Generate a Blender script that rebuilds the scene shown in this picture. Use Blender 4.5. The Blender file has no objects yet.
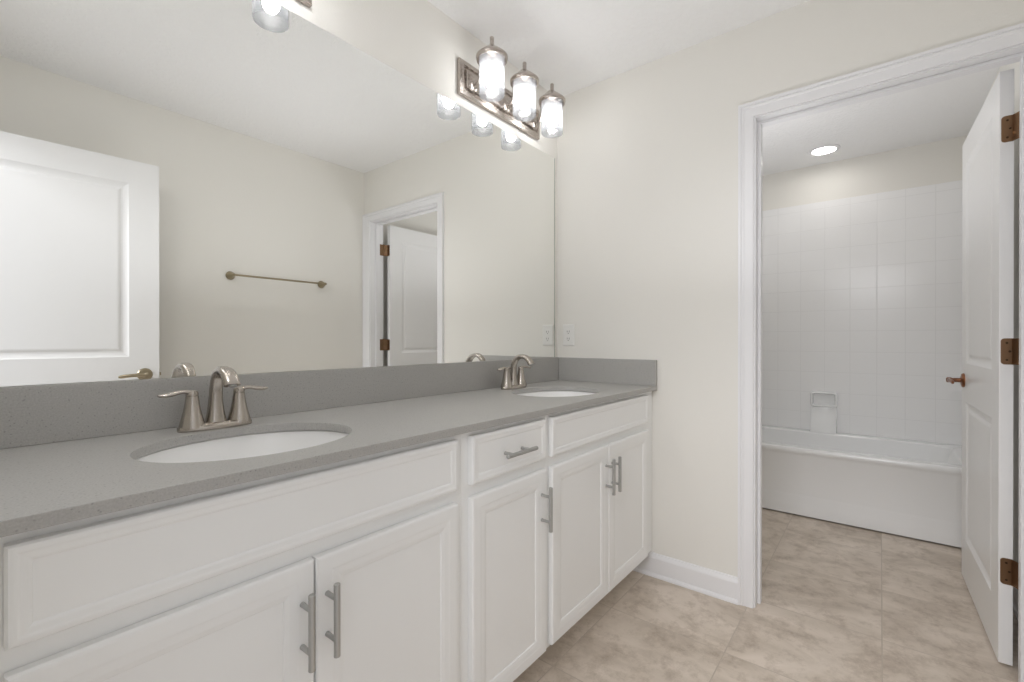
import bpy, bmesh, math
from mathutils import Vector, Matrix

S = bpy.context.scene
COL = S.collection
PI = math.pi

# ------------------------------------------------------------------ camera
YAW, PITCH = 0.6737, -0.0024
cam_data = bpy.data.cameras.new('camera')
cam_data.sensor_width = 36.0
cam_data.lens = 461.4 / 1024 * 36.0
cam_data.clip_start = 0.02
cam = bpy.data.objects.new('camera', cam_data)
COL.objects.link(cam)
cam.location = (-2.1308, -1.3824, 1.1172)
cam.rotation_euler = (PI / 2 + PITCH, 0, YAW - PI / 2)
S.camera = cam

# ------------------------------------------------------------------ world, colour management
world = bpy.data.worlds.new('daylight')
S.world = world
world.use_nodes = True
bg = world.node_tree.nodes['Background']
bg.inputs[0].default_value = (0.955, 0.965, 1.0, 1)
bg.inputs[1].default_value = 2.0
S.view_settings.view_transform = 'Standard'
S.view_settings.look = 'None'
S.view_settings.gamma = 1.0
S.view_settings.use_curve_mapping = False
S.view_settings.exposure = 0.0
S.cycles.max_bounces = 14
S.cycles.diffuse_bounces = 8
S.cycles.transmission_bounces = 8
S.cycles.caustics_reflective = True
S.cycles.sample_clamp_indirect = 6.0
BULB = 55        # strength of the vanity bulbs
DOWN = 25        # strength of the recessed light
WORLD = 0.8
BOUNCE = 4.0      # added fill aimed up at the vanity room ceiling, no real lamp
BOUNCET = 5.4     # added fill for the tub room, bounced off its ceiling, out of view
SOFT = 3.2        # added overhead fill near the entry, stands for no fixture
HALL_FILL = 82        # unseen area light added outside, brightens the rooms through the entry
bg.inputs[1].default_value = WORLD
def area(name, power, loc, rot, sx, sy, col=(0.965, 0.968, 1)):
    d = bpy.data.lights.new(name, 'AREA'); d.shape = 'RECTANGLE'; d.size = sx; d.size_y = sy
    d.energy = power; d.color = col
    o = bpy.data.objects.new(name, d); COL.objects.link(o); o.location = loc; o.rotation_euler = rot
    return o
area('bounce_fill', BOUNCE, (-0.85, -1.00, 1.30), (PI, 0, 0), 0.7, 0.5)
area('tub_room_bounce_fill', BOUNCET, (0.70, -0.75, 1.45), (PI, 0, 0), 0.6, 0.6)
area('entry_fill', SOFT, (-2.02, -0.66, 2.40), (0, 0, 0), 0.16, 0.5)
area('hall_fill', HALL_FILL, (-3.9, -1.25, 2.45), (0, -math.radians(62), 0), 0.9, 1.6)

# ------------------------------------------------------------------ materials
def new_mat(name):
    m = bpy.data.materials.new(name); m.use_nodes = True
    nt = m.node_tree
    return m, nt, nt.nodes['Principled BSDF']

def simple(name, col, rough=0.5, metal=0.0, spec=0.5, coat=0.0):
    m, nt, b = new_mat(name)
    b.inputs['Base Color'].default_value = (*col, 1)
    b.inputs['Roughness'].default_value = rough
    b.inputs['Metallic'].default_value = metal
    b.inputs['Specular IOR Level'].default_value = spec
    b.inputs['Coat Weight'].default_value = coat
    return m

def bumped(name, col, rough, scale, dist, strength=0.4, detail=3, spec=0.4, kind='noise'):
    m, nt, b = new_mat(name)
    b.inputs['Base Color'].default_value = (*col, 1)
    b.inputs['Roughness'].default_value = rough
    b.inputs['Specular IOR Level'].default_value = spec
    tc = nt.nodes.new('ShaderNodeTexCoord')
    n = nt.nodes.new('ShaderNodeTexNoise')
    n.inputs['Scale'].default_value = scale; n.inputs['Detail'].default_value = detail
    bp = nt.nodes.new('ShaderNodeBump')
    bp.inputs['Strength'].default_value = strength; bp.inputs['Distance'].default_value = dist
    nt.links.new(tc.outputs['Object'], n.inputs['Vector'])
    src = n.outputs['Fac']
    if kind == 'knock':
        r = nt.nodes.new('ShaderNodeValToRGB')
        r.color_ramp.elements[0].position = 0.47; r.color_ramp.elements[1].position = 0.56
        nt.links.new(src, r.inputs[0]); src = r.outputs[0]
    nt.links.new(src, bp.inputs['Height'])
    nt.links.new(bp.outputs[0], b.inputs['Normal'])
    return m

M = {}
M['wall'] = bumped('beige_wall_paint', (0.795, 0.780, 0.738), 0.6, 160, 0.002, 0.25, spec=0.3)
M['ceiling'] = bumped('white_textured_ceiling', (0.88, 0.88, 0.88), 0.8, 45, 0.002, 0.5, 4, 0.2, 'knock')
M['trim'] = simple('white_trim_paint', (0.81, 0.81, 0.825), 0.32, spec=0.5)
M['door'] = simple('white_door_paint', (0.83, 0.83, 0.83), 0.3, spec=0.5)
M['cabinet'] = simple('white_cabinet_paint', (0.90, 0.905, 0.90), 0.38, spec=0.45)
M['dark'] = simple('dark_gap', (0.05, 0.045, 0.04), 0.8)
M['porcelain'] = simple('white_porcelain', (0.92, 0.92, 0.915), 0.08, spec=0.5)
M['acrylic'] = simple('white_acrylic', (0.86, 0.865, 0.865), 0.18, spec=0.5)
M['plastic'] = simple('white_plastic', (0.80, 0.795, 0.77), 0.35)
M['slot'] = simple('dark_slot', (0.08, 0.07, 0.06), 0.6)
M['brass'] = simple('antique_brass_hinge', (0.24, 0.145, 0.085), 0.33, 1.0)
M['screw'] = simple('dark_screw', (0.08, 0.05, 0.03), 0.45, 1.0)
M['lever'] = simple('aged_bronze_lever', (0.27, 0.125, 0.07), 0.3, 1.0)
M['lever_nickel'] = simple('satin_nickel_knob', (0.40, 0.34, 0.24), 0.3, 1.0)
M['pull'] = simple('brushed_steel_pull', (0.47, 0.47, 0.46), 0.42, 0.9)
M['bar'] = simple('antique_nickel_towel_bar', (0.36, 0.31, 0.21), 0.33, 1.0)
M['mirror'] = simple('mirror_silver', (0.94, 0.945, 0.925), 0.0, 1.0)
M['mirror_edge'] = simple('mirror_edge', (0.32, 0.33, 0.30), 0.3, 0.4)
M['caulk'] = simple('white_caulk', (0.8, 0.8, 0.78), 0.5)

def brushed(name, col, rough):
    m, nt, b = new_mat(name)
    b.inputs['Base Color'].default_value = (*col, 1)
    b.inputs['Metallic'].default_value = 1.0
    tc = nt.nodes.new('ShaderNodeTexCoord')
    mp = nt.nodes.new('ShaderNodeMapping'); mp.inputs['Scale'].default_value = (60, 60, 900)
    n = nt.nodes.new('ShaderNodeTexNoise'); n.inputs['Scale'].default_value = 1.0
    mr = nt.nodes.new('ShaderNodeMapRange')
    mr.inputs['To Min'].default_value = rough - 0.07; mr.inputs['To Max'].default_value = rough + 0.09
    nt.links.new(tc.outputs['Object'], mp.inputs[0]); nt.links.new(mp.outputs[0], n.inputs['Vector'])
    nt.links.new(n.outputs['Fac'], mr.inputs[0]); nt.links.new(mr.outputs[0], b.inputs['Roughness'])
    return m
M['nickel'] = simple('brushed_nickel', (0.47, 0.43, 0.385), 0.27, 1.0)
M['nickel_dark'] = brushed('brushed_nickel_fixture', (0.50, 0.45, 0.41), 0.25)

def quartz():
    m, nt, b = new_mat('grey_quartz')
    tc = nt.nodes.new('ShaderNodeTexCoord')
    n1 = nt.nodes.new('ShaderNodeTexNoise'); n1.inputs['Scale'].default_value = 330; n1.inputs['Detail'].default_value = 2
    r1 = nt.nodes.new('ShaderNodeValToRGB')
    e = r1.color_ramp.elements
    e[0].position = 0.30; e[0].color = (0.35, 0.343, 0.326, 1)
    e[1].position = 0.70; e[1].color = (0.44, 0.433, 0.415, 1)
    v = nt.nodes.new('ShaderNodeTexVoronoi'); v.inputs['Scale'].default_value = 120
    r2 = nt.nodes.new('ShaderNodeValToRGB')
    e = r2.color_ramp.elements
    e[0].position = 0.08; e[0].color = (0.5, 0.5, 0.5, 1)
    e[1].position = 0.22; e[1].color = (1, 1, 1, 1)
    mx = nt.nodes.new('ShaderNodeMix'); mx.data_type = 'RGBA'; mx.blend_type = 'MULTIPLY'
    mx.inputs[0].default_value = 0.75
    nt.links.new(tc.outputs['Object'], n1.inputs['Vector']); nt.links.new(tc.outputs['Object'], v.inputs['Vector'])
    nt.links.new(n1.outputs['Fac'], r1.inputs[0]); nt.links.new(v.outputs['Distance'], r2.inputs[0])
    nt.links.new(r1.outputs[0], mx.inputs[6]); nt.links.new(r2.outputs[0], mx.inputs[7])
    nt.links.new(mx.outputs[2], b.inputs['Base Color'])
    b.inputs['Roughness'].default_value = 0.45
    b.inputs['IOR'].default_value = 1.8
    return m
M['quartz'] = quartz()

def floor_tile():
    m, nt, b = new_mat('travertine_floor_tile')
    L = nt.links.new
    tc = nt.nodes.new('ShaderNodeTexCoord')
    mp = nt.nodes.new('ShaderNodeMapping')
    P = 0.4405
    mp.inputs['Location'].default_value = (-0.07 + 40 * P, 0.508 + 40 * P, 0)
    br = nt.nodes.new('ShaderNodeTexBrick')
    br.offset = 0.0; br.squash = 1.0
    br.inputs['Scale'].default_value = 1.0
    br.inputs['Brick Width'].default_value = P; br.inputs['Row Height'].default_value = P
    br.inputs['Mortar Size'].default_value = 0.0022; br.inputs['Mortar Smooth'].default_value = 0.3
    br.inputs['Color1'].default_value = (0.0, 0, 0, 1); br.inputs['Color2'].default_value = (1, 1, 1, 1)
    br.inputs['Mortar'].default_value = (0.5, 0.5, 0.5, 1)
    L(tc.outputs['Object'], mp.inputs[0]); L(mp.outputs[0], br.inputs['Vector'])
    # per-tile offset of the cloudy veining
    sc = nt.nodes.new('ShaderNodeVectorMath'); sc.operation = 'SCALE'; sc.inputs[3].default_value = 7.0
    L(br.outputs['Color'], sc.inputs[0])
    ad = nt.nodes.new('ShaderNodeVectorMath'); ad.operation = 'ADD'
    L(tc.outputs['Object'], ad.inputs[0]); L(sc.outputs[0], ad.inputs[1])
    m2 = nt.nodes.new('ShaderNodeMapping'); m2.inputs['Scale'].default_value = (1.9, 1.0, 1.0)
    m2.inputs['Rotation'].default_value = (0, 0, 0.5)
    L(ad.outputs[0], m2.inputs[0])
    n1 = nt.nodes.new('ShaderNodeTexNoise')
    n1.inputs['Scale'].default_value = 3.2; n1.inputs['Detail'].default_value = 8
    n1.inputs['Roughness'].default_value = 0.62; n1.inputs['Distortion'].default_value = 0.7
    L(m2.outputs[0], n1.inputs['Vector'])
    r = nt.nodes.new('ShaderNodeValToRGB')
    e = r.color_ramp.elements
    e[0].position = 0.33; e[0].color = (0.50, 0.425, 0.350, 1)
    e[1].position = 0.68; e[1].color = (0.73, 0.645, 0.562, 1)
    k = r.color_ramp.elements.new(0.5); k.color = (0.63, 0.55, 0.467, 1)
    L(n1.outputs['Fac'], r.inputs[0])
    n2 = nt.nodes.new('ShaderNodeTexNoise')
    n2.inputs['Scale'].default_value = 14; n2.inputs['Detail'].default_value = 8; n2.inputs['Roughness'].default_value = 0.75
    L(ad.outputs[0], n2.inputs['Vector'])
    r2 = nt.nodes.new('ShaderNodeValToRGB')
    r2.color_ramp.elements[0].position = 0.34; r2.color_ramp.elements[0].color = (0.74, 0.71, 0.68, 1)
    r2.color_ramp.elements[1].position = 0.52; r2.color_ramp.elements[1].color = (1, 1, 1, 1)
    L(n2.outputs['Fac'], r2.inputs[0])
    mu = nt.nodes.new('ShaderNodeMix'); mu.data_type = 'RGBA'; mu.blend_type = 'MULTIPLY'; mu.inputs[0].default_value = 1
    L(r.outputs[0], mu.inputs[6]); L(r2.outputs[0], mu.inputs[7])
    mg = nt.nodes.new('ShaderNodeMix'); mg.data_type = 'RGBA'
    L(br.outputs['Fac'], mg.inputs[0]); L(mu.outputs[2], mg.inputs[6]); mg.inputs[7].default_value = (0.50, 0.43, 0.36, 1)
    L(mg.outputs[2], b.inputs['Base Color'])
    b.inputs['Roughness'].default_value = 0.42
    b.inputs['Specular IOR Level'].default_value = 0.35
    bp = nt.nodes.new('ShaderNodeBump'); bp.inputs['Strength'].default_value = 0.6; bp.inputs['Distance'].default_value = 0.001
    bp.invert = True
    L(br.outputs['Fac'], bp.inputs['Height']); L(bp.outputs[0], b.inputs['Normal'])
    return m
M['floor'] = floor_tile()

def surround_mat(name, u_axis, u0):
    m, nt, b = new_mat(name)
    L = nt.links.new
    tc = nt.nodes.new('ShaderNodeTexCoord')
    sp = nt.nodes.new('ShaderNodeSeparateXYZ'); cb = nt.nodes.new('ShaderNodeCombineXYZ')
    L(tc.outputs['Object'], sp.inputs[0]); L(sp.outputs[u_axis], cb.inputs[0]); L(sp.outputs[2], cb.inputs[1])
    mp = nt.nodes.new('ShaderNodeMapping')
    P = 0.1532
    mp.inputs['Location'].default_value = (-u0 + 40 * P, -0.876 + 40 * P, 0)
    L(cb.outputs[0], mp.inputs[0])
    br = nt.nodes.new('ShaderNodeTexBrick'); br.offset = 0; br.squash = 1
    br.inputs['Scale'].default_value = 1
    br.inputs['Brick Width'].default_value = P; br.inputs['Row Height'].default_value = P
    br.inputs['Mortar Size'].default_value = 0.0022; br.inputs['Mortar Smooth'].default_value = 0.8
    L(mp.outputs[0], br.inputs['Vector'])
    bp = nt.nodes.new('ShaderNodeBump'); bp.invert = True
    bp.inputs['Strength'].default_value = 0.5; bp.inputs['Distance'].default_value = 0.0014
    L(br.outputs['Fac'], bp.inputs['Height']); L(bp.outputs[0], b.inputs['Normal'])
    mg = nt.nodes.new('ShaderNodeMix'); mg.data_type = 'RGBA'
    L(br.outputs['Fac'], mg.inputs[0])
    mg.inputs[6].default_value = (0.88, 0.88, 0.88, 1); mg.inputs[7].default_value = (0.80, 0.80, 0.80, 1)
    L(mg.outputs[2], b.inputs['Base Color'])
    b.inputs['Roughness'].default_value = 0.2
    return m
M['surround_back'] = surround_mat('moulded_tile_surround_back', 1, -1.516)
M['surround_side'] = surround_mat('moulded_tile_surround_side', 0, 2.02)

def emit(name, col, s):
    m = bpy.data.materials.new(name); m.use_nodes = True
    nt = m.node_tree; nt.nodes.clear()
    e = nt.nodes.new('ShaderNodeEmission'); o = nt.nodes.new('ShaderNodeOutputMaterial')
    e.inputs[0].default_value = (*col, 1); e.inputs[1].default_value = s
    nt.links.new(e.outputs[0], o.inputs[0])
    return m
M['bulb'] = emit('lit_bulb', (1.0, 0.975, 0.95), BULB)
M['downlight'] = emit('lit_lens', (1.0, 0.965, 0.92), DOWN)

def frosted():
    m = bpy.data.materials.new('frosted_glass'); m.use_nodes = True
    nt = m.node_tree; nt.nodes.clear(); L = nt.links.new
    o = nt.nodes.new('ShaderNodeOutputMaterial')
    tr = nt.nodes.new('ShaderNodeBsdfTransparent'); tr.inputs[0].default_value = (0.98, 0.99, 1, 1)
    tl = nt.nodes.new('ShaderNodeBsdfTranslucent'); tl.inputs[0].default_value = (0.25, 0.256, 0.268, 1)
    df = nt.nodes.new('ShaderNodeBsdfDiffuse'); df.inputs[0].default_value = (0.25, 0.256, 0.268, 1)
    gl = nt.nodes.new('ShaderNodeBsdfGlossy'); gl.inputs['Roughness'].default_value = 0.2
    a = nt.nodes.new('ShaderNodeMixShader'); a.inputs[0].default_value = 0.25
    b = nt.nodes.new('ShaderNodeMixShader'); b.inputs[0].default_value = 0.55
    c = nt.nodes.new('ShaderNodeMixShader'); c.inputs[0].default_value = 0.02
    L(tl.outputs[0], a.inputs[1]); L(df.outputs[0], a.inputs[2])
    L(a.outputs[0], b.inputs[1]); L(tr.outputs[0], b.inputs[2])
    L(b.outputs[0], c.inputs[1]); L(gl.outputs[0], c.inputs[2])
    L(c.outputs[0], o.inputs[0])
    return m
M['frosted'] = frosted()

# ------------------------------------------------------------------ helpers
def mesh_obj(name, bm, mat, parent=None, smooth=False, bevel=0.0, bevel_seg=2, loc=None, rot=None):
    bmesh.ops.remove_doubles(bm, verts=bm.verts, dist=1e-6)
    bmesh.ops.recalc_face_normals(bm, faces=bm.faces)
    me = bpy.data.meshes.new(name)
    bm.to_mesh(me); bm.free()
    me.materials.append(M[mat])
    o = bpy.data.objects.new(name, me)
    COL.objects.link(o)
    if parent: o.parent = parent
    if loc: o.location = loc
    if rot: o.rotation_euler = rot
    if smooth:
        for p in me.polygons: p.use_smooth = True
        try:
            me.set_sharp_from_angle(angle=math.radians(38))
        except Exception:
            pass
    if bevel:
        md = o.modifiers.new('bevel', 'BEVEL'); md.width = bevel; md.segments = bevel_seg
        md.limit_method = 'ANGLE'; md.angle_limit = math.radians(40)
    return o

def empty(name, label, cat, loc=(0, 0, 0), rotz=0, group=None):
    o = bpy.data.objects.new(name, None); COL.objects.link(o)
    o.empty_display_size = 0.05
    o.location = loc; o.rotation_euler = (0, 0, rotz)
    tag(o, label, cat, group)
    return o

def tag(o, label=None, cat=None, group=None, kind=None):
    if label: o['label'] = label
    if cat: o['category'] = cat
    if group: o['group'] = group
    if kind: o['kind'] = kind
    return o

def structure(o, label=None):
    o['kind'] = 'structure'
    if label: o['label'] = label
    return o

def box(bm, x0, x1, y0, y1, z0, z1):
    v = [bm.verts.new((x, y, z)) for x in (x0, x1) for y in (y0, y1) for z in (z0, z1)]
    for f in ((0, 1, 3, 2), (4, 6, 7, 5), (0, 4, 5, 1), (2, 3, 7, 6), (0, 2, 6, 4), (1, 5, 7, 3)):
        bm.faces.new([v[i] for i in f])

def loft(bm, rings, cap=True, closed=True):
    vs = [[bm.verts.new(p) for p in r] for r in rings]
    n = len(vs[0])
    for a, b in zip(vs, vs[1:]):
        for i in range(n if closed else n - 1):
            j = (i + 1) % n
            bm.faces.new((a[i], a[j], b[j], b[i]))
    if cap:
        bm.faces.new(vs[0][::-1]); bm.faces.new(vs[-1])
    return vs

def lathe(bm, prof, c=(0, 0, 0), axis='z', n=32, cap=True, sx=1, sy=1):
    """prof: list of (radius, height)"""
    c = Vector(c)
    rings = []
    for r, h in prof:
        ring = []
        for i in range(n):
            t = 2 * PI * i / n
            a, b = max(r, 1e-5) * math.cos(t) * sx, max(r, 1e-5) * math.sin(t) * sy
            if axis == 'z': p = Vector((a, b, h))
            elif axis == 'y': p = Vector((a, h, b))
            else: p = Vector((h, a, b))
            ring.append(c + p)
        rings.append(ring)
    loft(bm, rings, cap)

def tube(bm, pts, n=16, up=(1, 0, 0), power=2.0):
    """pts: (centre, rad_along_up, rad_other); rings perpendicular to the path"""
    P = [Vector(p[0]) for p in pts]
    up = Vector(up).normalized()
    rings = []
    for i, p in enumerate(P):
        t = (P[min(i + 1, len(P) - 1)] - P[max(i - 1, 0)]).normalized()
        u = (up - t * up.dot(t)).normalized(); w = t.cross(u)
        ring = []
        for k in range(n):
            a = 2 * PI * k / n
            ca, sa = math.cos(a), math.sin(a)
            ca = math.copysign(abs(ca) ** (2 / power), ca); sa = math.copysign(abs(sa) ** (2 / power), sa)
            ring.append(p + u * ca * pts[i][1] + w * sa * pts[i][2])
        rings.append(ring)
    loft(bm, rings)

def spline(pts, sub=6):
    """Catmull-Rom through tuples of equal length"""
    out = []
    n = len(pts)
    for i in range(n - 1):
        p0, p1, p2, p3 = pts[max(i - 1, 0)], pts[i], pts[i + 1], pts[min(i + 2, n - 1)]
        for s in range(sub):
            t = s / sub
            out.append(tuple(0.5 * ((2 * b) + (-a + c) * t + (2 * a - 5 * b + 4 * c - d) * t * t + (-a + 3 * b - 3 * c + d) * t ** 3)
                             for a, b, c, d in zip(p0, p1, p2, p3)))
    out.append(tuple(pts[-1]))
    return out

def ring_panel(bm, x0, x1, z0, z1, loops, y0=0.0, s=1):
    """nested rectangles: loops of (inset, depth); s=+1 sinks towards +y"""
    prev = None
    for ins, dep in loops:
        y = y0 + s * dep
        cur = [bm.verts.new(p) for p in ((x0 + ins, y, z0 + ins), (x1 - ins, y, z0 + ins), (x1 - ins, y, z1 - ins), (x0 + ins, y, z1 - ins))]
        if prev:
            for i in range(4):
                j = (i + 1) % 4
                bm.faces.new((prev[i], prev[j], cur[j], cur[i]))
        prev = cur
    bm.faces.new(prev)

def front_panel(w, h, t, loops):
    """cabinet front: local x 0..w, z 0..h, front towards -y, back at y=t"""
    bm = bmesh.new()
    ring_panel(bm, 0, w, 0, h, [(0, t), (0, 0.004)] + loops)
    v = [bm.verts.new(p) for p in ((0, t, 0), (w, t, 0), (w, t, h), (0, t, h))]
    bm.faces.new(v)
    return bm

def slab_door(w, h, t, xs, zs, cells, loops):
    """door slab with recessed panels on both faces; local x 0..w, y 0..t, z 0..h"""
    bm = bmesh.new()
    for y, s in ((0, 1), (t, -1)):
        for i in range(len(xs) - 1):
            for k in range(len(zs) - 1):
                a, b, c, d = xs[i], xs[i + 1], zs[k], zs[k + 1]
                if (i, k) in cells: ring_panel(bm, a, b, c, d, loops, y, s)
                else: bm.faces.new([bm.verts.new(p) for p in ((a, y, c), (b, y, c), (b, y, d), (a, y, d))])
    for i in range(len(xs) - 1):
        for z in (0, h):
            bm.faces.new([bm.verts.new(p) for p in ((xs[i], 0, z), (xs[i + 1], 0, z), (xs[i + 1], t, z), (xs[i], t, z))])
    for k in range(len(zs) - 1):
        for x in (0, w):
            bm.faces.new([bm.verts.new(p) for p in ((x, 0, zs[k]), (x, 0, zs[k + 1]), (x, t, zs[k + 1]), (x, t, zs[k]))])
    return bm

H = 2.44
RW = -1.833       # long wall opposite the mirror
XD = -2.145       # wall with the entry
WT = 0.115        # wall thickness
XB = 2.04         # far wall of the tub room
Y2 = -0.31        # near-side wall of the tub room
DY0, DY1, DH = -1.747, -0.977, 2.039   # tub-room doorway
EY0, EY1 = -1.690, -0.925              # entry doorway

# ------------------------------------------------------------------ room shell
def slab(name, mat, *b, bevel=0):
    bm = bmesh.new(); box(bm, *b)
    return structure(mesh_obj(name, bm, mat, bevel=bevel))
slab('floor', 'floor', XD - WT, XB + WT, RW - WT, 0.15, -0.1, 0)
slab('ceiling', 'ceiling', XD - WT, XB + WT, RW - WT, 0.15, H, H + 0.1)
slab('wall_front', 'wall', XD - WT, WT, 0, 0.12, 0, H)                     # behind the mirror
slab('wall_back', 'wall', XD - WT, XB + WT, RW - WT, RW, 0, H)            # carries the towel bar
slab('wall_far', 'wall', XB, XB + WT, RW, Y2, 0, H)
slab('wall_side', 'wall', WT, XB + WT, Y2, 0.12, 0, H)

def wall_with_opening(name, x0, x1, ya, yb, oy0, oy1, oh):
    bm = bmesh.new()
    box(bm, x0, x1, ya, oy0, 0, H); box(bm, x0, x1, oy1, yb, 0, H); box(bm, x0, x1, oy0, oy1, oh, H)
    return structure(mesh_obj(name, bm, 'wall'))
JT = 0.018
wall_with_opening('wall_right', 0, WT, RW, 0, DY0 - JT, DY1 + JT, DH + JT)
wall_with_opening('wall_left', XD - WT, XD, RW, 0, EY0 - JT, EY1 + JT, DH + JT)

def jamb_set(name, x0, x1, y0, y1, h, stop_x, label):
    """jamb lining with stops"""
    bm = bmesh.new()
    box(bm, x0, x1, y0 - JT, y0, 0, h); box(bm, x0, x1, y1, y1 + JT, 0, h); box(bm, x0, x1, y0 - JT, y1 + JT, h, h + JT)
    a, b = stop_x
    box(bm, a, b, y0, y0 + 0.011, 0, h); box(bm, a, b, y1 - 0.011, y1, 0, h); box(bm, a, b, y0 + 0.011, y1 - 0.011, h - 0.011, h)
    return structure(mesh_obj(name, bm, 'trim', bevel=0.0012), label)

CAS = [(0.000, 0.0), (0.000, 0.0075), (0.004, 0.0095), (0.034, 0.011), (0.038, 0.0135), (0.0425, 0.0145), (0.046, 0.0125), (0.048, 0.0165), (0.0575, 0.0175), (0.0575, 0.0)]
def casing(name, xw, sgn, y0, y1, h, label, wright=None):
    """mitred casing around an opening on the wall plane x=xw, projecting sgn; CAS = (distance from inner edge, thickness)"""
    rv = 0.006
    bm = bmesh.new()
    L0, L1, T = y0 - rv, y1 + rv, h + rv
    def ring(kind):
        out = []
        for d, t in CAS:
            x = xw + sgn * t
            dl = d * (wright or 1.0)
            if kind == 0: out.append((x, L0 - dl, 0))
            if kind == 1: out.append((x, L0 - dl, T + d))
            if kind == 2: out.append((x, L1 + d, T + d))
            if kind == 3: out.append((x, L1 + d, 0))
        return out
    loft(bm, [ring(k) for k in range(4)])
    return structure(mesh_obj(name, bm, 'trim'), label)

jamb1 = jamb_set('trim_1', 0, WT, DY0, DY1, DH, (0.045, 0.078), 'white door jamb of the tub room doorway')
casing('trim_2', 0, -1, DY0, DY1, DH, 'white moulded casing around the tub room doorway, vanity side', 1.33)
casing('trim_3', WT, 1, DY0, DY1, DH, 'white moulded casing around the tub room doorway, tub side')
jamb_set('trim_4', XD - WT, XD, EY0, EY1, DH, (XD - 0.078, XD - 0.045), 'white door jamb of the entry doorway')
casing('trim_5', XD, 1, EY0, EY1, DH, 'white moulded casing around the entry doorway')

BASE = [(0.0, 0.0), (0.021, 0.0), (0.0205, 0.008), (0.017, 0.015), (0.0135, 0.018), (0.0135, 0.085), (0.011, 0.092), (0.006, 0.100), (0.004, 0.106), (0.0, 0.108)]
def baseboard(name, p0, p1, nrm, label):
    p0, p1, nrm = Vector(p0), Vector(p1), Vector(nrm)
    bm = bmesh.new()
    loft(bm, [[p + nrm * d + Vector((0, 0, z)) for d, z in BASE] for p in (p0, p1)])
    return structure(mesh_obj(name, bm, 'trim'), label)
CO_R = DY1 + 0.0635
baseboard('baseboard_right', (0, -0.4405, 0), (0, CO_R, 0), (-1, 0, 0), 'white baseboard between vanity and doorway')
baseboard('baseboard_back', (XD, RW, 0), (-0.0, RW, 0), (0, 1, 0), 'white baseboard on the towel bar wall')
baseboard('baseboard_far', (WT, RW, 0), (1.275, RW, 0), (0, 1, 0), 'white baseboard behind the open tub room door')
baseboard('baseboard_left', (XD, -0.57, 0), (XD, EY1 + 0.064, 0), (1, 0, 0), 'white baseboard beside the entry doorway')

# ------------------------------------------------------------------ doors
DL = [(0.0, 0.0), (0.006, 0.0035), (0.014, 0.0065), (0.022, 0.0085), (0.030, 0.0085), (0.040, 0.004), (0.046, 0.003)]
def lever_handle(parent, x, y, z, s, dirx, mat, name='lever_handle', k=1.0):
    """s: outward direction along local y (+1/-1); lever points along dirx"""
    bm = bmesh.new()
    lathe(bm, [(0.0, 0), (0.033, 0), (0.033, s * 0.004), (0.029, s * 0.009), (0.016, s * 0.012), (0.0, s * 0.012)], (x, y, z), 'y', 28, False)
    rose = mesh_obj('rose', bm, mat, None, True)
    bm = bmesh.new()
    lathe(bm, [(0.010, s * 0.008), (0.0095, s * 0.040), (0.012, s * 0.044), (0.012, s * 0.058), (0.008, s * 0.061), (0.0, s * 0.061)], (x, y, z), 'y', 20, True)
    pts = spline([(x, y + s * 0.051, z, 0.0095, 0.0075), (x + dirx * 0.03, y + s * 0.053, z + 0.001, 0.009, 0.007),
                  (x + dirx * 0.07, y + s * 0.052, z + 0.000, 0.0085, 0.006), (x + dirx * 0.10, y + s * 0.050, z - 0.004, 0.0085, 0.006),
                  (x + dirx * 0.112, y + s * 0.050, z - 0.006, 0.004, 0.004)], 4)
    tube(bm, [((a, b, c), r1, r2) for a, b, c, r1, r2 in pts], 14, (0, 0, 1))
    h = mesh_obj(name, bm, mat, parent, True)
    rose.parent = h
    return h

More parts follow.
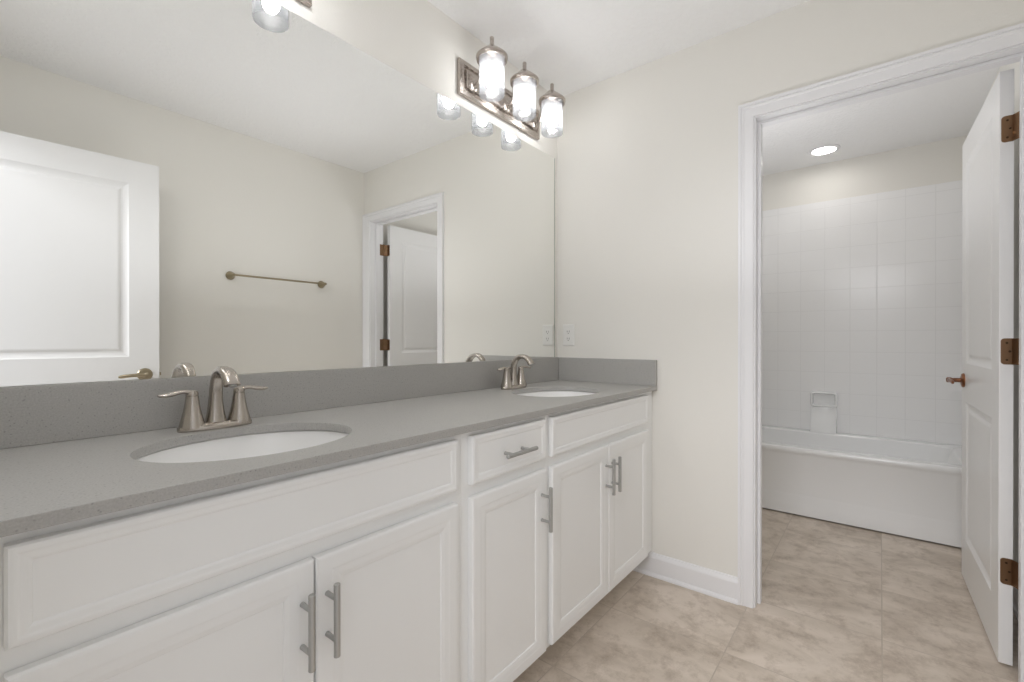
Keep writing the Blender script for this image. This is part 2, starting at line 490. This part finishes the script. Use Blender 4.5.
def hinge(parent, name, x_edge, y_in, y_pin, z, leaf_mat='brass', x_pin=0.0):
    """butt hinge: leaf on the slab edge (plane x=x_edge) with knuckle at (x_pin, y_pin); local door coordinates"""
    bm = bmesh.new()
    hh, e = 0.0445, 0.0022
    # rounded leaf outline on the edge plane
    out = []
    r = 0.010
    sgn = 1 if y_pin > y_in else -1
    ys = y_in
    for cz, a0, a1 in ((hh - r, 90, 180), (-hh + r, 180, 270)):
        for k in range(6):
            a = math.radians(a0 + (a1 - a0) * k / 5)
            out.append((ys + sgn * (r + r * math.cos(a)), z + cz + r * math.sin(a)))
    ym = y_in + (y_pin - y_in) * 0.62
    out += [(ym, z - hh), (ym, z + hh)]
    loft(bm, [[(x_edge - e, yy, zz) for yy, zz in out], [(x_edge + e * 0.2, yy, zz) for yy, zz in out]])
    loft(bm, [[(x_edge - e, ym, zz) for zz in (z - hh, z + hh)] + [(x_edge + e * 0.2, ym, zz) for zz in (z + hh, z - hh)],
              [(x_pin - e, y_pin, zz) for zz in (z - hh, z + hh)] + [(x_pin + e * 0.2, y_pin, zz) for zz in (z + hh, z - hh)]])
    h = mesh_obj(name, bm, leaf_mat, parent)
    bm = bmesh.new()
    n = 5
    for k in range(n):
        z0 = z - hh + 2 * hh * k / n
        lathe(bm, [(0.0, z0 + 0.0006), (0.0055, z0 + 0.0006), (0.0062, z0 + 0.0014), (0.0062, z0 + 2 * hh / n - 0.0014), (0.0055, z0 + 2 * hh / n - 0.0006), (0, z0 + 2 * hh / n - 0.0006)],
              (x_pin, y_pin, 0), 'z', 14, False)
    lathe(bm, [(0.0, z + hh), (0.005, z + hh), (0.005, z + hh + 0.003), (0.0, z + hh + 0.005)], (x_pin, y_pin, 0), 'z', 12, False)
    mesh_obj('knuckle', bm, leaf_mat, h, True)
    for dy, dz in ((0.34, 0.029), (0.5, 0.0), (0.34, -0.029)):
        bm = bmesh.new()
        yy = y_in + (y_pin - y_in) * dy
        lathe(bm, [(0.0, -e - 0.0012), (0.0028, -e - 0.0012), (0.0038, -e + 0.0002), (0.0, -e + 0.0002)], (x_edge, yy, z + dz), 'x', 12, False)
        mesh_obj('screw', bm, 'screw', h, True)
    return h

# tub room door, swung open along the back wall.  local: x from hinge edge, y=0 the face towards the tub opening is +t
DW, DT, DHT = 0.757, 0.035, 2.026
ang = math.atan2(0.016, 0.755)
d1 = empty('door_2', None, None, (0.150, -1.7355, 0.010), ang)
d1['kind'] = 'structure'; d1['label'] = 'white two-panel door standing open inside the tub room'
bm = slab_door(DW, DHT, DT, [0, 0.112, DW - 0.112, DW], [0, 0.195, 0.825, 1.000, 1.915, DHT], {(1, 1), (1, 3)}, DL)
mesh_obj('door_slab', bm, 'door', d1, bevel=0.0015)
lh = lever_handle(d1, DW - 0.062, DT, 0.920, 1, -1, 'lever')
lever_handle(d1, DW - 0.062, 0.0, 0.920, -1, -1, 'lever')
for z in (1.825, 1.068, 0.318):
    h = hinge(d1, 'hinge', 0.0, DT - 0.004, -0.012, z, 'brass', -0.030)
bm = bmesh.new(); box(bm, DW - 0.0005, DW + 0.0015, 0.005, 0.030, 0.892, 0.948)
box(bm, DW + 0.0015, DW + 0.009, 0.011, 0.024, 0.912, 0.928)
mesh_obj('latch_plate', bm, 'lever', d1, bevel=0.001)
# jamb leaves of the same hinges
for z in (1.835, 1.078, 0.328):
    bm = bmesh.new(); box(bm, 0.081, 0.119, DY0 - 0.0002, DY0 + 0.0022, z - 0.0445, z + 0.0445)
    mesh_obj('hinge_leaf', bm, 'brass', jamb1, bevel=0.001)['label'] = 'aged brass hinge leaf'

# entry door, open along the back wall, seen in the mirror
EW = 0.757
ex, ey = -1.384, -1.622
ang2 = math.atan2(0.036, 0.564)
hx, hy = ex - EW * math.cos(ang2), ey - EW * math.sin(ang2)
d2 = empty('door_1', None, None, (hx + DT * math.sin(ang2), hy - DT * math.cos(ang2), 0.012), ang2)
d2['kind'] = 'structure'; d2['label'] = 'white two-panel entry door standing open in front of the towel bar wall'
bm = slab_door(EW, DHT, DT, [0, 0.125, EW - 0.125, EW], [0, 0.195, 0.825, 1.018, 1.905, DHT], {(1, 1), (1, 3)}, DL)
mesh_obj('door_slab', bm, 'door', d2, bevel=0.0015)
lever_handle(d2, EW - 0.062, DT, 0.925, 1, -1, 'lever_nickel')
lever_handle(d2, EW - 0.062, 0, 0.925, -1, -1, 'lever_nickel')
bm = bmesh.new(); box(bm, EW - 0.0005, EW + 0.0015, 0.005, 0.030, 0.897, 0.953)
box(bm, EW + 0.0015, EW + 0.009, 0.011, 0.024, 0.917, 0.933)
mesh_obj('latch_plate', bm, 'lever_nickel', d2, bevel=0.001)
for z in (1.825, 1.068, 0.318):
    hinge(d2, 'hinge', 0.0, DT - 0.004, -0.006, z, 'brass', -0.006)

# ------------------------------------------------------------------ vanity cabinets
FY = -0.535     # face frame front
DYF = -0.5535   # door front
TK = 0.117      # toe kick height
CT0, CT1 = 0.8805, 0.9002
FT = 0.019
LOOPS = [(0.003, 0.0008), (0.007, 0.0), (0.030, 0.0), (0.034, 0.0008), (0.046, 0.0014), (0.055, 0.0034), (0.057, 0.0060)]
LOOPS_F = [(0.003, 0.0008), (0.007, 0.0), (0.010, 0.0), (0.013, 0.0010), (0.020, 0.0014), (0.023, 0.0026), (0.0245, 0.0040)]

def bar_pull(parent, x, y, z, vertical=True):
    """bar pull standing off the front; centre at x,z on plane y"""
    L, P, so, r = 0.137, 0.078, 0.034, 0.0061
    bm = bmesh.new()
    prof = [(0, -L / 2), (r - 0.001, -L / 2), (r, -L / 2 + 0.001), (r, L / 2 - 0.001), (r - 0.001, L / 2), (0, L / 2)]
    if vertical: lathe(bm, prof, (x, y - so, z), 'z', 18, False)
    else: lathe(bm, prof, (x, y - so, z), 'x', 18, False)
    h = mesh_obj('pull_handle', bm, 'pull', parent, True)
    for s in (-1, 1):
        bm = bmesh.new()
        c = (x, y, z + s * P / 2) if vertical else (x + s * P / 2, y, z)
        lathe(bm, [(0, 0.0), (0.0052, 0.0), (0.0048, -0.006), (0.0046, -so + 0.003), (0, -so + 0.003)], c, 'y', 14, False)
        mesh_obj('post', bm, 'pull', h, True)
    return h

def cabinet(name, label, x0, x1, stiles, doors, drawers, cat='cabinet'):
    """x0,x1 outer; stiles = list of (xa,xb) face-frame verticals; doors (xa,xb,pull_x); drawers (xa,xb,pull?)"""
    root = empty(name, label, cat, ((x0 + x1) / 2, -0.27, 0), 0)
    off = Matrix.Translation(-Vector(root.location))
    def part(nm, bm, mat='cabinet', parent=root, **k):
        bmesh.ops.transform(bm, matrix=off, verts=bm.verts)
        return mesh_obj(nm, bm, mat, parent, **k)
    top = CT0 - 0.0008
    bm = bmesh.new()
    t = 0.016
    box(bm, x0, x0 + t, FY + FT, -0.004, 0.0, top); box(bm, x1 - t, x1, FY + FT, -0.004, 0.0, top)
    box(bm, x0 + t, x1 - t, FY + FT, -0.004, TK + 0.012, TK + 0.028); box(bm, x0 + t, x1 - t, -0.012, -0.004, TK + 0.028, top)
    part('cabinet_body', bm)
    bm = bmesh.new()
    zr = [(TK, 0.175), (0.685, 0.755), (0.845, top)]
    for a, b in stiles: box(bm, a, b, FY, FY + FT, TK, top)
    xa, xb = stiles[0][1], stiles[-1][0]
    for a, b in zr: box(bm, xa, xb, FY, FY + FT, a, b)
    part('face_frame', bm, bevel=0.0008)
    bm = bmesh.new(); box(bm, x0 + t + 0.0005, x1 - t - 0.0005, -0.440, -0.425, 0.0, TK + 0.011)
    part('toe_kick', bm)
    o = Vector(root.location)
    for a, b, px in doors:
        z0, z1 = 0.125, 0.705
        bm = front_panel(b - a, z1 - z0, 0.0175, LOOPS)
        d = mesh_obj('cabinet_door', bm, 'cabinet', root, loc=Vector((a, DYF, z0)) - o)
        bar_pull(d, px - a, 0, 0.592 - z0)
    for a, b, pull in drawers:
        z0, z1 = 0.7375, 0.865
        bm = front_panel(b - a, z1 - z0, 0.0175, LOOPS_F)
        d = mesh_obj('drawer_front' if pull else 'false_drawer_front', bm, 'cabinet', root, loc=Vector((a, DYF, z0)) - o)
        if pull: bar_pull(d, (b - a) / 2, 0, (z1 - z0) / 2 - 0.004, False)
    return root

cabinet('sink_base_cabinet', 'white two-door sink base cabinet nearest the camera, under the left sink', -2.125, -1.284,
        [(-2.125, -2.052), (-1.330, -1.284)],
        [(-2.078, -1.6855, -1.7095), (-1.6815, -1.307, -1.6605)], [(-2.078, -1.307, False)])
cabinet('drawer_cabinet', 'narrow white cabinet with one drawer over one door, between the two sink cabinets', -1.2835, -0.8985,
        [(-1.2835, -1.232), (-0.938, -0.8985)],
        [(-1.256, -0.914, -0.943)], [(-1.256, -0.914, True)])
cabinet('sink_base_cabinet', 'white two-door sink base cabinet at the far end beside the doorway wall', -0.898, -0.003,
        [(-0.898, -0.856), (-0.112, -0.003)],
        [(-0.881, -0.4865, -0.5105), (-0.4825, -0.088, -0.4585)], [(-0.881, -0.088, False)])
# the sides step back over the toe space: cut the body below the toe kick
for o in [x for x in bpy.data.objects if x.name.startswith('cabinet_body')]:
    bm = bmesh.new(); bm.from_mesh(o.data)
    for v in list(bm.verts):
        if v.co.z < 0.001 and v.co.y + (-0.27) < FY + FT + 0.001: v.tag = True
    # move the front-bottom corner up and add the step
    geom = bm.verts[:] + bm.edges[:] + bm.faces[:]
    bmesh.ops.bisect_plane(bm, geom=geom, plane_co=(0, 0, TK), plane_no=(0, 0, 1))
    for v in bm.verts:
        if v.co.z < TK - 0.001 and v.co.y < -0.1: v.co.y = -0.440 + 0.27
    bm.to_mesh(o.data); bm.free()

# ------------------------------------------------------------------ countertop with two oval cut-outs
SINKS = [(-1.692, -0.310), (-0.484, -0.310)]
SA, SB = 0.212, 0.172
CY = -0.5605
ctop = empty('countertop', 'long grey speckled quartz vanity countertop with backsplash', 'countertop', (-1.07, -0.28, CT0))
def rel(o, root=ctop):
    o.matrix_parent_inverse = Matrix.Translation(-Vector(root.location)); return o
bm = bmesh.new()
xl, xr = XD + 0.0225, -0.0015
vs = [bm.verts.new(p) for p in ((xl, CY, CT1), (xr, CY, CT1), (xr, -0.001, CT1), (xl, -0.001, CT1))]
edges = [bm.edges.new((vs[i], vs[(i + 1) % 4])) for i in range(4)]
for cx, cy in SINKS:
    n = 72
    ring = [bm.verts.new((cx + SA * math.cos(2 * PI * i / n), cy + SB * math.sin(2 * PI * i / n), CT1)) for i in range(n)]
    edges += [bm.edges.new((ring[i], ring[(i + 1) % n])) for i in range(n)]
bmesh.ops.triangle_fill(bm, use_beauty=True, use_dissolve=False, edges=edges)
r = bmesh.ops.extrude_face_region(bm, geom=bm.faces[:])
for e in r['geom']:
    if isinstance(e, bmesh.types.BMVert): e.co.z = CT0
rel(mesh_obj('worktop', bm, 'quartz', ctop, bevel=0.0012))
bm = bmesh.new(); box(bm, xl, xr, -0.021, -0.0015, CT1 + 0.0003, 1.0225)
rel(mesh_obj('backsplash', bm, 'quartz', ctop, bevel=0.0012))
bm = bmesh.new(); box(bm, -0.021, xr, CY + 0.0005, -0.0213, CT1 + 0.0003, 1.0225)
rel(mesh_obj('side_splash', bm, 'quartz', ctop, bevel=0.0012))

# ------------------------------------------------------------------ sinks
def sink(cx, cy, label):
    root = empty('undermount_sink', label, 'sink', (cx, cy, CT0), 0, None)
    k = 0.006
    bm = bmesh.new()
    prof = [(1.12, -0.001), (1.02, -0.001), (1.0, -0.004), (0.985, -0.02), (0.95, -0.06), (0.86, -0.105), (0.68, -0.135), (0.40, -0.150), (0.14, -0.154)]
    rings = []
    for s, z in prof:
        rings.append([((SA + k) * s * math.cos(t), (SB + k) * s * math.sin(t), z) for t in [2 * PI * i / 64 for i in range(64)]])
    outer = [(0.16, -0.166), (0.42, -0.162), (0.71, -0.148), (0.90, -0.115), (0.99, -0.065), (1.03, -0.02), (1.12, -0.012)]
    for s, z in outer:
        rings.append([((SA + k) * s * math.cos(t), (SB + k) * s * math.sin(t), z) for t in [2 * PI * i / 64 for i in range(64)]])
    rings.append(rings[0])
    loft(bm, rings, False)
    mesh_obj('bowl', bm, 'porcelain', root, True)
    bm = bmesh.new()
    lathe(bm, [(0.0, -0.148), (0.017, -0.148), (0.019, -0.1495), (0.022, -0.149), (0.030, -0.1515), (0.031, -0.153), (0.022, -0.155), (0.0, -0.165)], (0, 0, 0), 'z', 28, False)
    mesh_obj('drain', bm, 'nickel', root, True)
    return root
sink(*SINKS[0], 'white oval undermount sink at the near left end of the counter')
sink(*SINKS[1], 'white oval undermount sink at the far end of the counter')

# ------------------------------------------------------------------ faucets
def faucet(cx, label):
    fy = -0.098
    root = empty('faucet', label, 'faucet', (cx, fy, CT1 + 0.0003))
    root.scale = (1, 1, 0.955)
    # base plate: oval foot, swelling up to the spout
    bm = bmesh.new()
    secs = []
    N = 40
    def outline(a, b, z, p=2.6):
        out = []
        for i in range(N):
            t = 2 * PI * i / N
            c, s = math.cos(t), math.sin(t)
            out.append((math.copysign(abs(c) ** (2 / p), c) * a, math.copysign(abs(s) ** (2 / 2.2), s) * b, z))
        return out
    loft(bm, [outline(0.081, 0.029, 0.0), outline(0.082, 0.030, 0.003), outline(0.081, 0.029, 0.010), outline(0.077, 0.026, 0.014), outline(0.060, 0.018, 0.017)])
    mesh_obj('base_plate', bm, 'nickel', root, True)
    # spout
    bm = bmesh.new()
    k = [(0, 0.004, 0.012, 0.0235, 0.0215), (0, 0.004, 0.040, 0.0185, 0.0175), (0, 0.004, 0.075, 0.0150, 0.0145), (0, 0.000, 0.108, 0.0140, 0.0125),
         (0, -0.012, 0.134, 0.0142, 0.0115), (0, -0.034, 0.149, 0.0150, 0.0105), (0, -0.058, 0.149, 0.0158, 0.0100), (0, -0.078, 0.140, 0.0168, 0.0105),
         (0, -0.093, 0.124, 0.0175, 0.0110), (0, -0.098, 0.115, 0.0178, 0.0112)]
    tube(bm, [((a, b, c), r1, r2) for a, b, c, r1, r2 in spline(k, 5)], 24, (1, 0, 0), 2.5)
    sp = mesh_obj('spout', bm, 'nickel', root, True)
    bm = bmesh.new()
    lathe(bm, [(0, -0.008), (0.009, -0.008), (0.0085, 0.0), (0, 0.0)], (0, 0, 0), 'z', 18, False)
    bmesh.ops.transform(bm, matrix=Matrix.Translation((0, -0.0965, 0.1195)) @ Matrix.Rotation(0.45, 4, 'X').inverted(), verts=bm.verts)
    mesh_obj('aerator', bm, 'pull', sp, True)
    # lift rod
    bm = bmesh.new()
    lathe(bm, [(0, 0.012), (0.0025, 0.012), (0.0025, 0.088), (0.005, 0.090), (0.0055, 0.096), (0.0035, 0.100), (0, 0.101)], (0, 0.0275, 0), 'z', 14, False)
    mesh_obj('lift_rod', bm, 'nickel', root, True)
    for s in (-1, 1):
        hx = s * 0.0515
        bm = bmesh.new()
        lathe(bm, [(0.0, 0.006), (0.0270, 0.008), (0.0262, 0.016), (0.0225, 0.030), (0.0185, 0.048), (0.0155, 0.066), (0.0138, 0.080), (0.0132, 0.086), (0.0, 0.086)], (hx, 0, 0), 'z', 28, False)
        hb = mesh_obj('handle_base', bm, 'nickel', root, True)
        bm = bmesh.new()
        lathe(bm, [(0.0, 0.0862), (0.0126, 0.0865), (0.0130, 0.089), (0.0128, 0.094), (0.0108, 0.0985), (0.006, 0.101), (0.0, 0.1015)], (hx, 0, 0), 'z', 24, False)
        kk = [(hx - s * 0.004, 0, 0.0940, 0.0105, 0.0065), (hx + s * 0.010, -0.001, 0.0975, 0.0100, 0.0058), (hx + s * 0.024, -0.002, 0.0985, 0.0098, 0.0052),
              (hx + s * 0.042, -0.003, 0.0950, 0.0110, 0.0060), (hx + s * 0.057, -0.004, 0.0925, 0.0100, 0.0055), (hx + s * 0.068, -0.005, 0.0935, 0.0045, 0.0024)]
        tube(bm, [((a, b, c), r1, r2) for a, b, c, r1, r2 in spline(kk, 4)], 16, (0, 1, 0))
        mesh_obj('lever', bm, 'nickel', root, True)
    return root
faucet(-1.695, 'brushed nickel two-handle faucet behind the near left sink')
faucet(-0.508, 'brushed nickel two-handle faucet behind the far sink')

# ------------------------------------------------------------------ mirror
mroot = empty('mirror', 'large frameless wall mirror above the vanity backsplash', 'mirror', (-1.06, -0.003, 1.0235))
bm = bmesh.new(); box(bm, XD + 0.02, -0.0405, -0.0065, -0.0012, 1.0235, 2.0975)
o = rel(mesh_obj('mirror_glass', bm, 'mirror', mroot), mroot)
o.data.materials.append(M['mirror_edge'])
for p in o.data.polygons:
    if abs(p.normal.y) < 0.5 or p.normal.y > 0.5: p.material_index = 1
bm = bmesh.new(); box(bm, -0.0403, -0.0365, -0.0075, -0.0012, 1.0235, 2.0975)
rel(mesh_obj('edge_strip', bm, 'mirror_edge', mroot), mroot)

# ------------------------------------------------------------------ vanity lights
def vanity_light(cx, label):
    root = empty('vanity_light', label, 'wall light', (cx, 0, 2.217))
    w, h = 0.288, 0.0735
    bm = bmesh.new()
    ring_panel(bm, -w, w, -h, h, [(0, -0.001), (0, -0.016), (0.003, -0.019), (0.016, -0.019), (0.019, -0.022), (0.0225, -0.022), (0.024, -0.013), (0.034, -0.013), (0.036, -0.024), (0.040, -0.027)])
    vs = [bm.verts.new(p) for p in ((-w, -0.001, -h), (w, -0.001, -h), (w, -0.001, h), (-w, -0.001, h))]
    bm.faces.new(vs)
    mesh_obj('back_plate', bm, 'nickel_dark', root, bevel=0.0008)
    for i in (-1, 0, 1):
        x = i * 0.222 + 0.004
        sy = -0.134
        zb = 2.120 - 2.217
        bm = bmesh.new()
        lathe(bm, [(0.0, -0.024), (0.024, -0.024), (0.0255, -0.028), (0.022, -0.033), (0.013, -0.036), (0.0, -0.036)], (x, 0, -0.022), 'y', 24, False)
        kk = [(x, -0.030, -0.022, 0.0065, 0.0065), (x, -0.052, -0.020, 0.0065, 0.0065), (x, -0.066, -0.006, 0.0065, 0.006), (x, -0.070, 0.022, 0.0065, 0.005),
              (x, -0.073, 0.055, 0.0065, 0.0045), (x, -0.082, 0.084, 0.0065, 0.004), (x, -0.099, 0.103, 0.0065, 0.004), (x, -0.120, 0.112, 0.0065, 0.004), (x, sy, 0.113, 0.006, 0.004)]
        tube(bm, [((a, b, c), r1, r2) for a, b, c, r1, r2 in spline(kk, 4)], 14, (1, 0, 0))
        mesh_obj('arm', bm, 'nickel_dark', root, True)
        bm = bmesh.new()
        # cap: shallow bell with a finial
        lathe(bm, [(0.0565, 0.046), (0.0630, 0.046), (0.0640, 0.054), (0.0660, 0.057), (0.0660, 0.062), (0.0640, 0.065), (0.058, 0.070), (0.048, 0.079), (0.036, 0.089), (0.024, 0.098), (0.015, 0.105),
                   (0.0105, 0.110), (0.0088, 0.116), (0.0088, 0.141), (0.0075, 0.143), (0.0, 0.143)], (x, sy, 0), 'z', 36, False)
        lathe(bm, [(0.0565, 0.046), (0.0555, 0.060), (0.046, 0.075), (0.022, 0.092), (0.0, 0.098)], (x, sy, 0), 'z', 36, False)
        lathe(bm, [(0.0, 0.066), (0.016, 0.066), (0.018, 0.070), (0.018, 0.090), (0.0, 0.090)], (x, sy, 0), 'z', 20, False)
        lathe(bm, [(0.0, 0.0225), (0.0150, 0.0225), (0.0165, 0.026), (0.0165, 0.0655), (0.0, 0.0655)], (x, sy, 0), 'z', 20, False)
        mesh_obj('cap', bm, 'nickel_dark', root, True)
        bm = bmesh.new()
        zt = 0.0585
        lathe(bm, [(0.0490, zt), (0.0512, zt), (0.0520, zt - 0.01), (0.0520, zb + 0.003), (0.0508, zb), (0.0498, zb), (0.0490, zb + 0.003), (0.0490, zt)], (x, sy, 0), 'z', 48, False)
        mesh_obj('glass_shade', bm, 'frosted', root, True)
        bm = bmesh.new()
        lathe(bm, [(0.0, 0.022), (0.0125, 0.022), (0.0135, 0.010), (0.016, -0.002), (0.022, -0.018), (0.0255, -0.036), (0.024, -0.050), (0.018, -0.060), (0.009, -0.066), (0.0, -0.067)], (x, sy, 0), 'z', 16, False)
        b = mesh_obj('light_bulb', bm, 'bulb', root, True)
    return root
vanity_light(-0.481, 'three-shade brushed nickel vanity light over the far sink')
vanity_light(-1.692, 'three-shade brushed nickel vanity light over the near left sink, seen mostly in the mirror')

# ------------------------------------------------------------------ outlet on the doorway wall
ou = empty('wall_outlet', 'white outlet plate on the doorway wall just above the side splash', 'outlet', (0, -0.0735, 1.143))
bm = bmesh.new()
ring_panel(bm, -0.0575, 0.0575, -0.0355, 0.0355, [(0, 0), (0, 0.003), (0.003, 0.0055), (0.006, 0.006)])
# ring_panel sinks along +y; build then turn so the face looks to -x and the long side is vertical
bmesh.ops.transform(bm, matrix=Matrix(((0, -1, 0, 0), (0, 0, 1, 0), (1, 0, 0, 0), (0, 0, 0, 1))), verts=bm.verts)
mesh_obj('cover_plate', bm, 'plastic', ou)
bm = bmesh.new(); box(bm, -0.0078, -0.003, -0.0165, 0.0165, -0.033, 0.033)
rc = mesh_obj('receptacle', bm, 'plastic', ou, bevel=0.0012)
for s in (-1, 1):
    for y0_, y1_, za, zb_ in ((-0.0075, -0.0052, -0.004, 0.005), (0.0052, 0.0075, -0.004, 0.005), (-0.0022, 0.0022, -0.0115, -0.0075)):
        bm = bmesh.new(); box(bm, -0.0082, -0.0070, y0_, y1_, s * 0.019 + za, s * 0.019 + zb_)
        mesh_obj('slot', bm, 'slot', rc)
for s in (-1, 1):
    bm = bmesh.new(); box(bm, -0.0090, -0.0070, -0.006, 0.006, s * 0.0045 - 0.0028, s * 0.0045 + 0.0028)
    mesh_obj('test_button', bm, 'plastic', rc, bevel=0.0005)

# ------------------------------------------------------------------ towel bar on the back wall
tb = empty('towel_bar', 'antique nickel towel bar with tapered posts on the wall facing the mirror', 'towel bar', (-0.665, RW, 1.522))
bm = bmesh.new()
lathe(bm, [(0, -0.302), (0.0062, -0.302), (0.0062, 0.302), (0, 0.302)], (0, 0.062, 0), 'x', 16, False)
mesh_obj('bar', bm, 'bar', tb, True)
for s in (-1, 1):
    bm = bmesh.new()
    lathe(bm, [(0.0, 0.0004), (0.024, 0.0004), (0.0265, 0.003), (0.0270, 0.008), (0.0245, 0.016), (0.0185, 0.030), (0.0125, 0.045), (0.0098, 0.056), (0.0095, 0.066), (0.006, 0.074), (0.0, 0.077)], (s * 0.302, 0, 0), 'y', 28, False)
    mesh_obj('post', bm, 'bar', tb, True)

# ------------------------------------------------------------------ bathtub
TX0, TX1 = 1.280, XB - 0.0012
TY0, TY1 = RW + 0.0012, Y2 - 0.0012
TZ = 0.433
tub = empty('bathtub', 'white alcove bathtub with a low stepped apron', 'bathtub', ((TX0 + TX1) / 2, (TY0 + TY1) / 2, 0))
bm = bmesh.new()
# apron and outer shell
prof = [(TX0 + 0.010, 0.006), (TX0 + 0.003, 0.010), (TX0 + 0.002, 0.070), (TX0 + 0.0035, 0.076), (TX0 + 0.0035, 0.120), (TX0 + 0.0055, 0.132), (TX0 + 0.006, 0.142), (TX0 + 0.006, 0.385), (TX0, 0.398), (TX0 - 0.004, 0.404), (TX0 - 0.005, 0.421), (TX0, 0.430), (TX0 + 0.010, TZ)]
a = [[(x, y, z) for x, z in prof] for y in (TY0, TY1)]
loft(bm, a, False, False)
# deck and basin
n = 64
def rr(x0, x1, y0, y1, r, z):
    out = []
    for cx, cy, a0 in ((x1 - r, y1 - r, 0), (x0 + r, y1 - r, 90), (x0 + r, y0 + r, 180), (x1 - r, y0 + r, 270)):
        for k in range(n // 4):
            t = math.radians(a0 + 90 * k / (n // 4 - 1))
            out.append((cx + r * math.cos(t), cy + r * math.sin(t), z))
    return out
rings = [rr(TX0 + 0.010, TX1, TY0, TY1, 0.0005, TZ), rr(TX0 + 0.075, TX1 - 0.090, TY0 + 0.09, TY1 - 0.10, 0.09, TZ),
         rr(TX0 + 0.085, TX1 - 0.100, TY0 + 0.10, TY1 - 0.11, 0.09, TZ - 0.010), rr(TX0 + 0.11, TX1 - 0.125, TY0 + 0.14, TY1 - 0.18, 0.10, 0.20),
         rr(TX0 + 0.14, TX1 - 0.16, TY0 + 0.18, TY1 - 0.26, 0.10, 0.10), rr(TX0 + 0.19, TX1 - 0.21, TY0 + 0.24, TY1 - 0.34, 0.08, 0.085)]
v = loft(bm, rings, False)
bm.faces.new(v[-1])
rel(mesh_obj('tub_shell', bm, 'acrylic', tub, True), tub)
bm = bmesh.new()
lathe(bm, [(0, 0.086), (0.026, 0.086), (0.028, 0.0885), (0.018, 0.0895), (0.0, 0.0895)], (1.65, TY0 + 0.36, 0), 'z', 24, False)
rel(mesh_obj('tub_drain', bm, 'nickel', tub, True), tub)

# ------------------------------------------------------------------ tub surround
SZ0, SZ1 = TZ + 0.0008, 2.153
sur = empty('tub_surround', 'white moulded tile-pattern shower wall panels above the bathtub', 'shower surround', (XB, -1.07, SZ0))
bm = bmesh.new(); box(bm, XB - 0.014, XB - 0.001, RW + 0.016, Y2 - 0.016, SZ0, SZ1)
rel(mesh_obj('back_panel', bm, 'surround_back', sur, bevel=0.0008), sur)
bm = bmesh.new(); box(bm, 1.285, XB - 0.001, RW + 0.001, RW + 0.0155, SZ0, SZ1)
rel(mesh_obj('side_panel', bm, 'surround_side', sur, bevel=0.003), sur)
bm = bmesh.new(); box(bm, 1.285, XB - 0.001, Y2 - 0.0155, Y2 - 0.001, SZ0, SZ1)
rel(mesh_obj('side_panel', bm, 'surround_side', sur, bevel=0.003), sur)
# soap dish with a smooth column below running down to the tub
xs_ = XB - 0.014
bm = bmesh.new()
y0, y1, z0, z1 = -1.137, -0.970, 0.617, 0.731
def rloop(ins, x, r):
    out = []
    for cy, cz, a0 in ((y1 - ins - r, z1 - ins - r, 0), (y0 + ins + r, z1 - ins - r, 90), (y0 + ins + r, z0 + ins + r, 180), (y1 - ins - r, z0 + ins + r, 270)):
        for k in range(6):
            t = math.radians(a0 + 90 * k / 5)
            out.append((x, cy + r * math.cos(t), cz + r * math.sin(t)))
    return out
loops = [rloop(0, xs_ + 0.0005, 0.02), rloop(0.000, xs_ - 0.024, 0.02), rloop(0.004, xs_ - 0.034, 0.017), rloop(0.011, xs_ - 0.038, 0.012), rloop(0.015, xs_ - 0.030, 0.012), rloop(0.019, xs_ - 0.001, 0.012)]
v = loft(bm, loops, False); bm.faces.new(v[-1])
rel(mesh_obj('soap_dish', bm, 'acrylic', sur, True), sur)
bm = bmesh.new()
ring = lambda z, d: [(xs_ + 0.0005, y0 + 0.004, z), (xs_ - d + 0.006, y0 + 0.004, z), (xs_ - d, y0 + 0.012, z), (xs_ - d, y1 - 0.012, z), (xs_ - d + 0.006, y1 - 0.004, z), (xs_ + 0.0005, y1 - 0.004, z)]
loft(bm, [ring(0.619, 0.020), ring(0.56, 0.030), ring(TZ + 0.10, 0.055), ring(TZ + 0.002, 0.082)])
rel(mesh_obj('support_column', bm, 'acrylic', sur, True), sur)

# ------------------------------------------------------------------ recessed ceiling light above the tub
def recessed(x, y, label):
    dl = empty('recessed_light', label, 'ceiling light', (x, y, H))
    bm = bmesh.new()
    lathe(bm, [(0.070, -0.0005), (0.095, -0.0005), (0.096, -0.003), (0.092, -0.006), (0.074, -0.010), (0.070, -0.008), (0.070, -0.0005)], (0, 0, 0), 'z', 48, False)
    mesh_obj('trim_ring', bm, 'trim', dl, True)
    bm = bmesh.new()
    lathe(bm, [(0.0, -0.0045), (0.0695, -0.0045), (0.0695, -0.0012), (0.0, -0.0012)], (0, 0, 0), 'z', 40, False)
    mesh_obj('lens', bm, 'downlight', dl, True)
recessed(1.735, -1.073, 'round white recessed ceiling light, lit, above the bathtub')
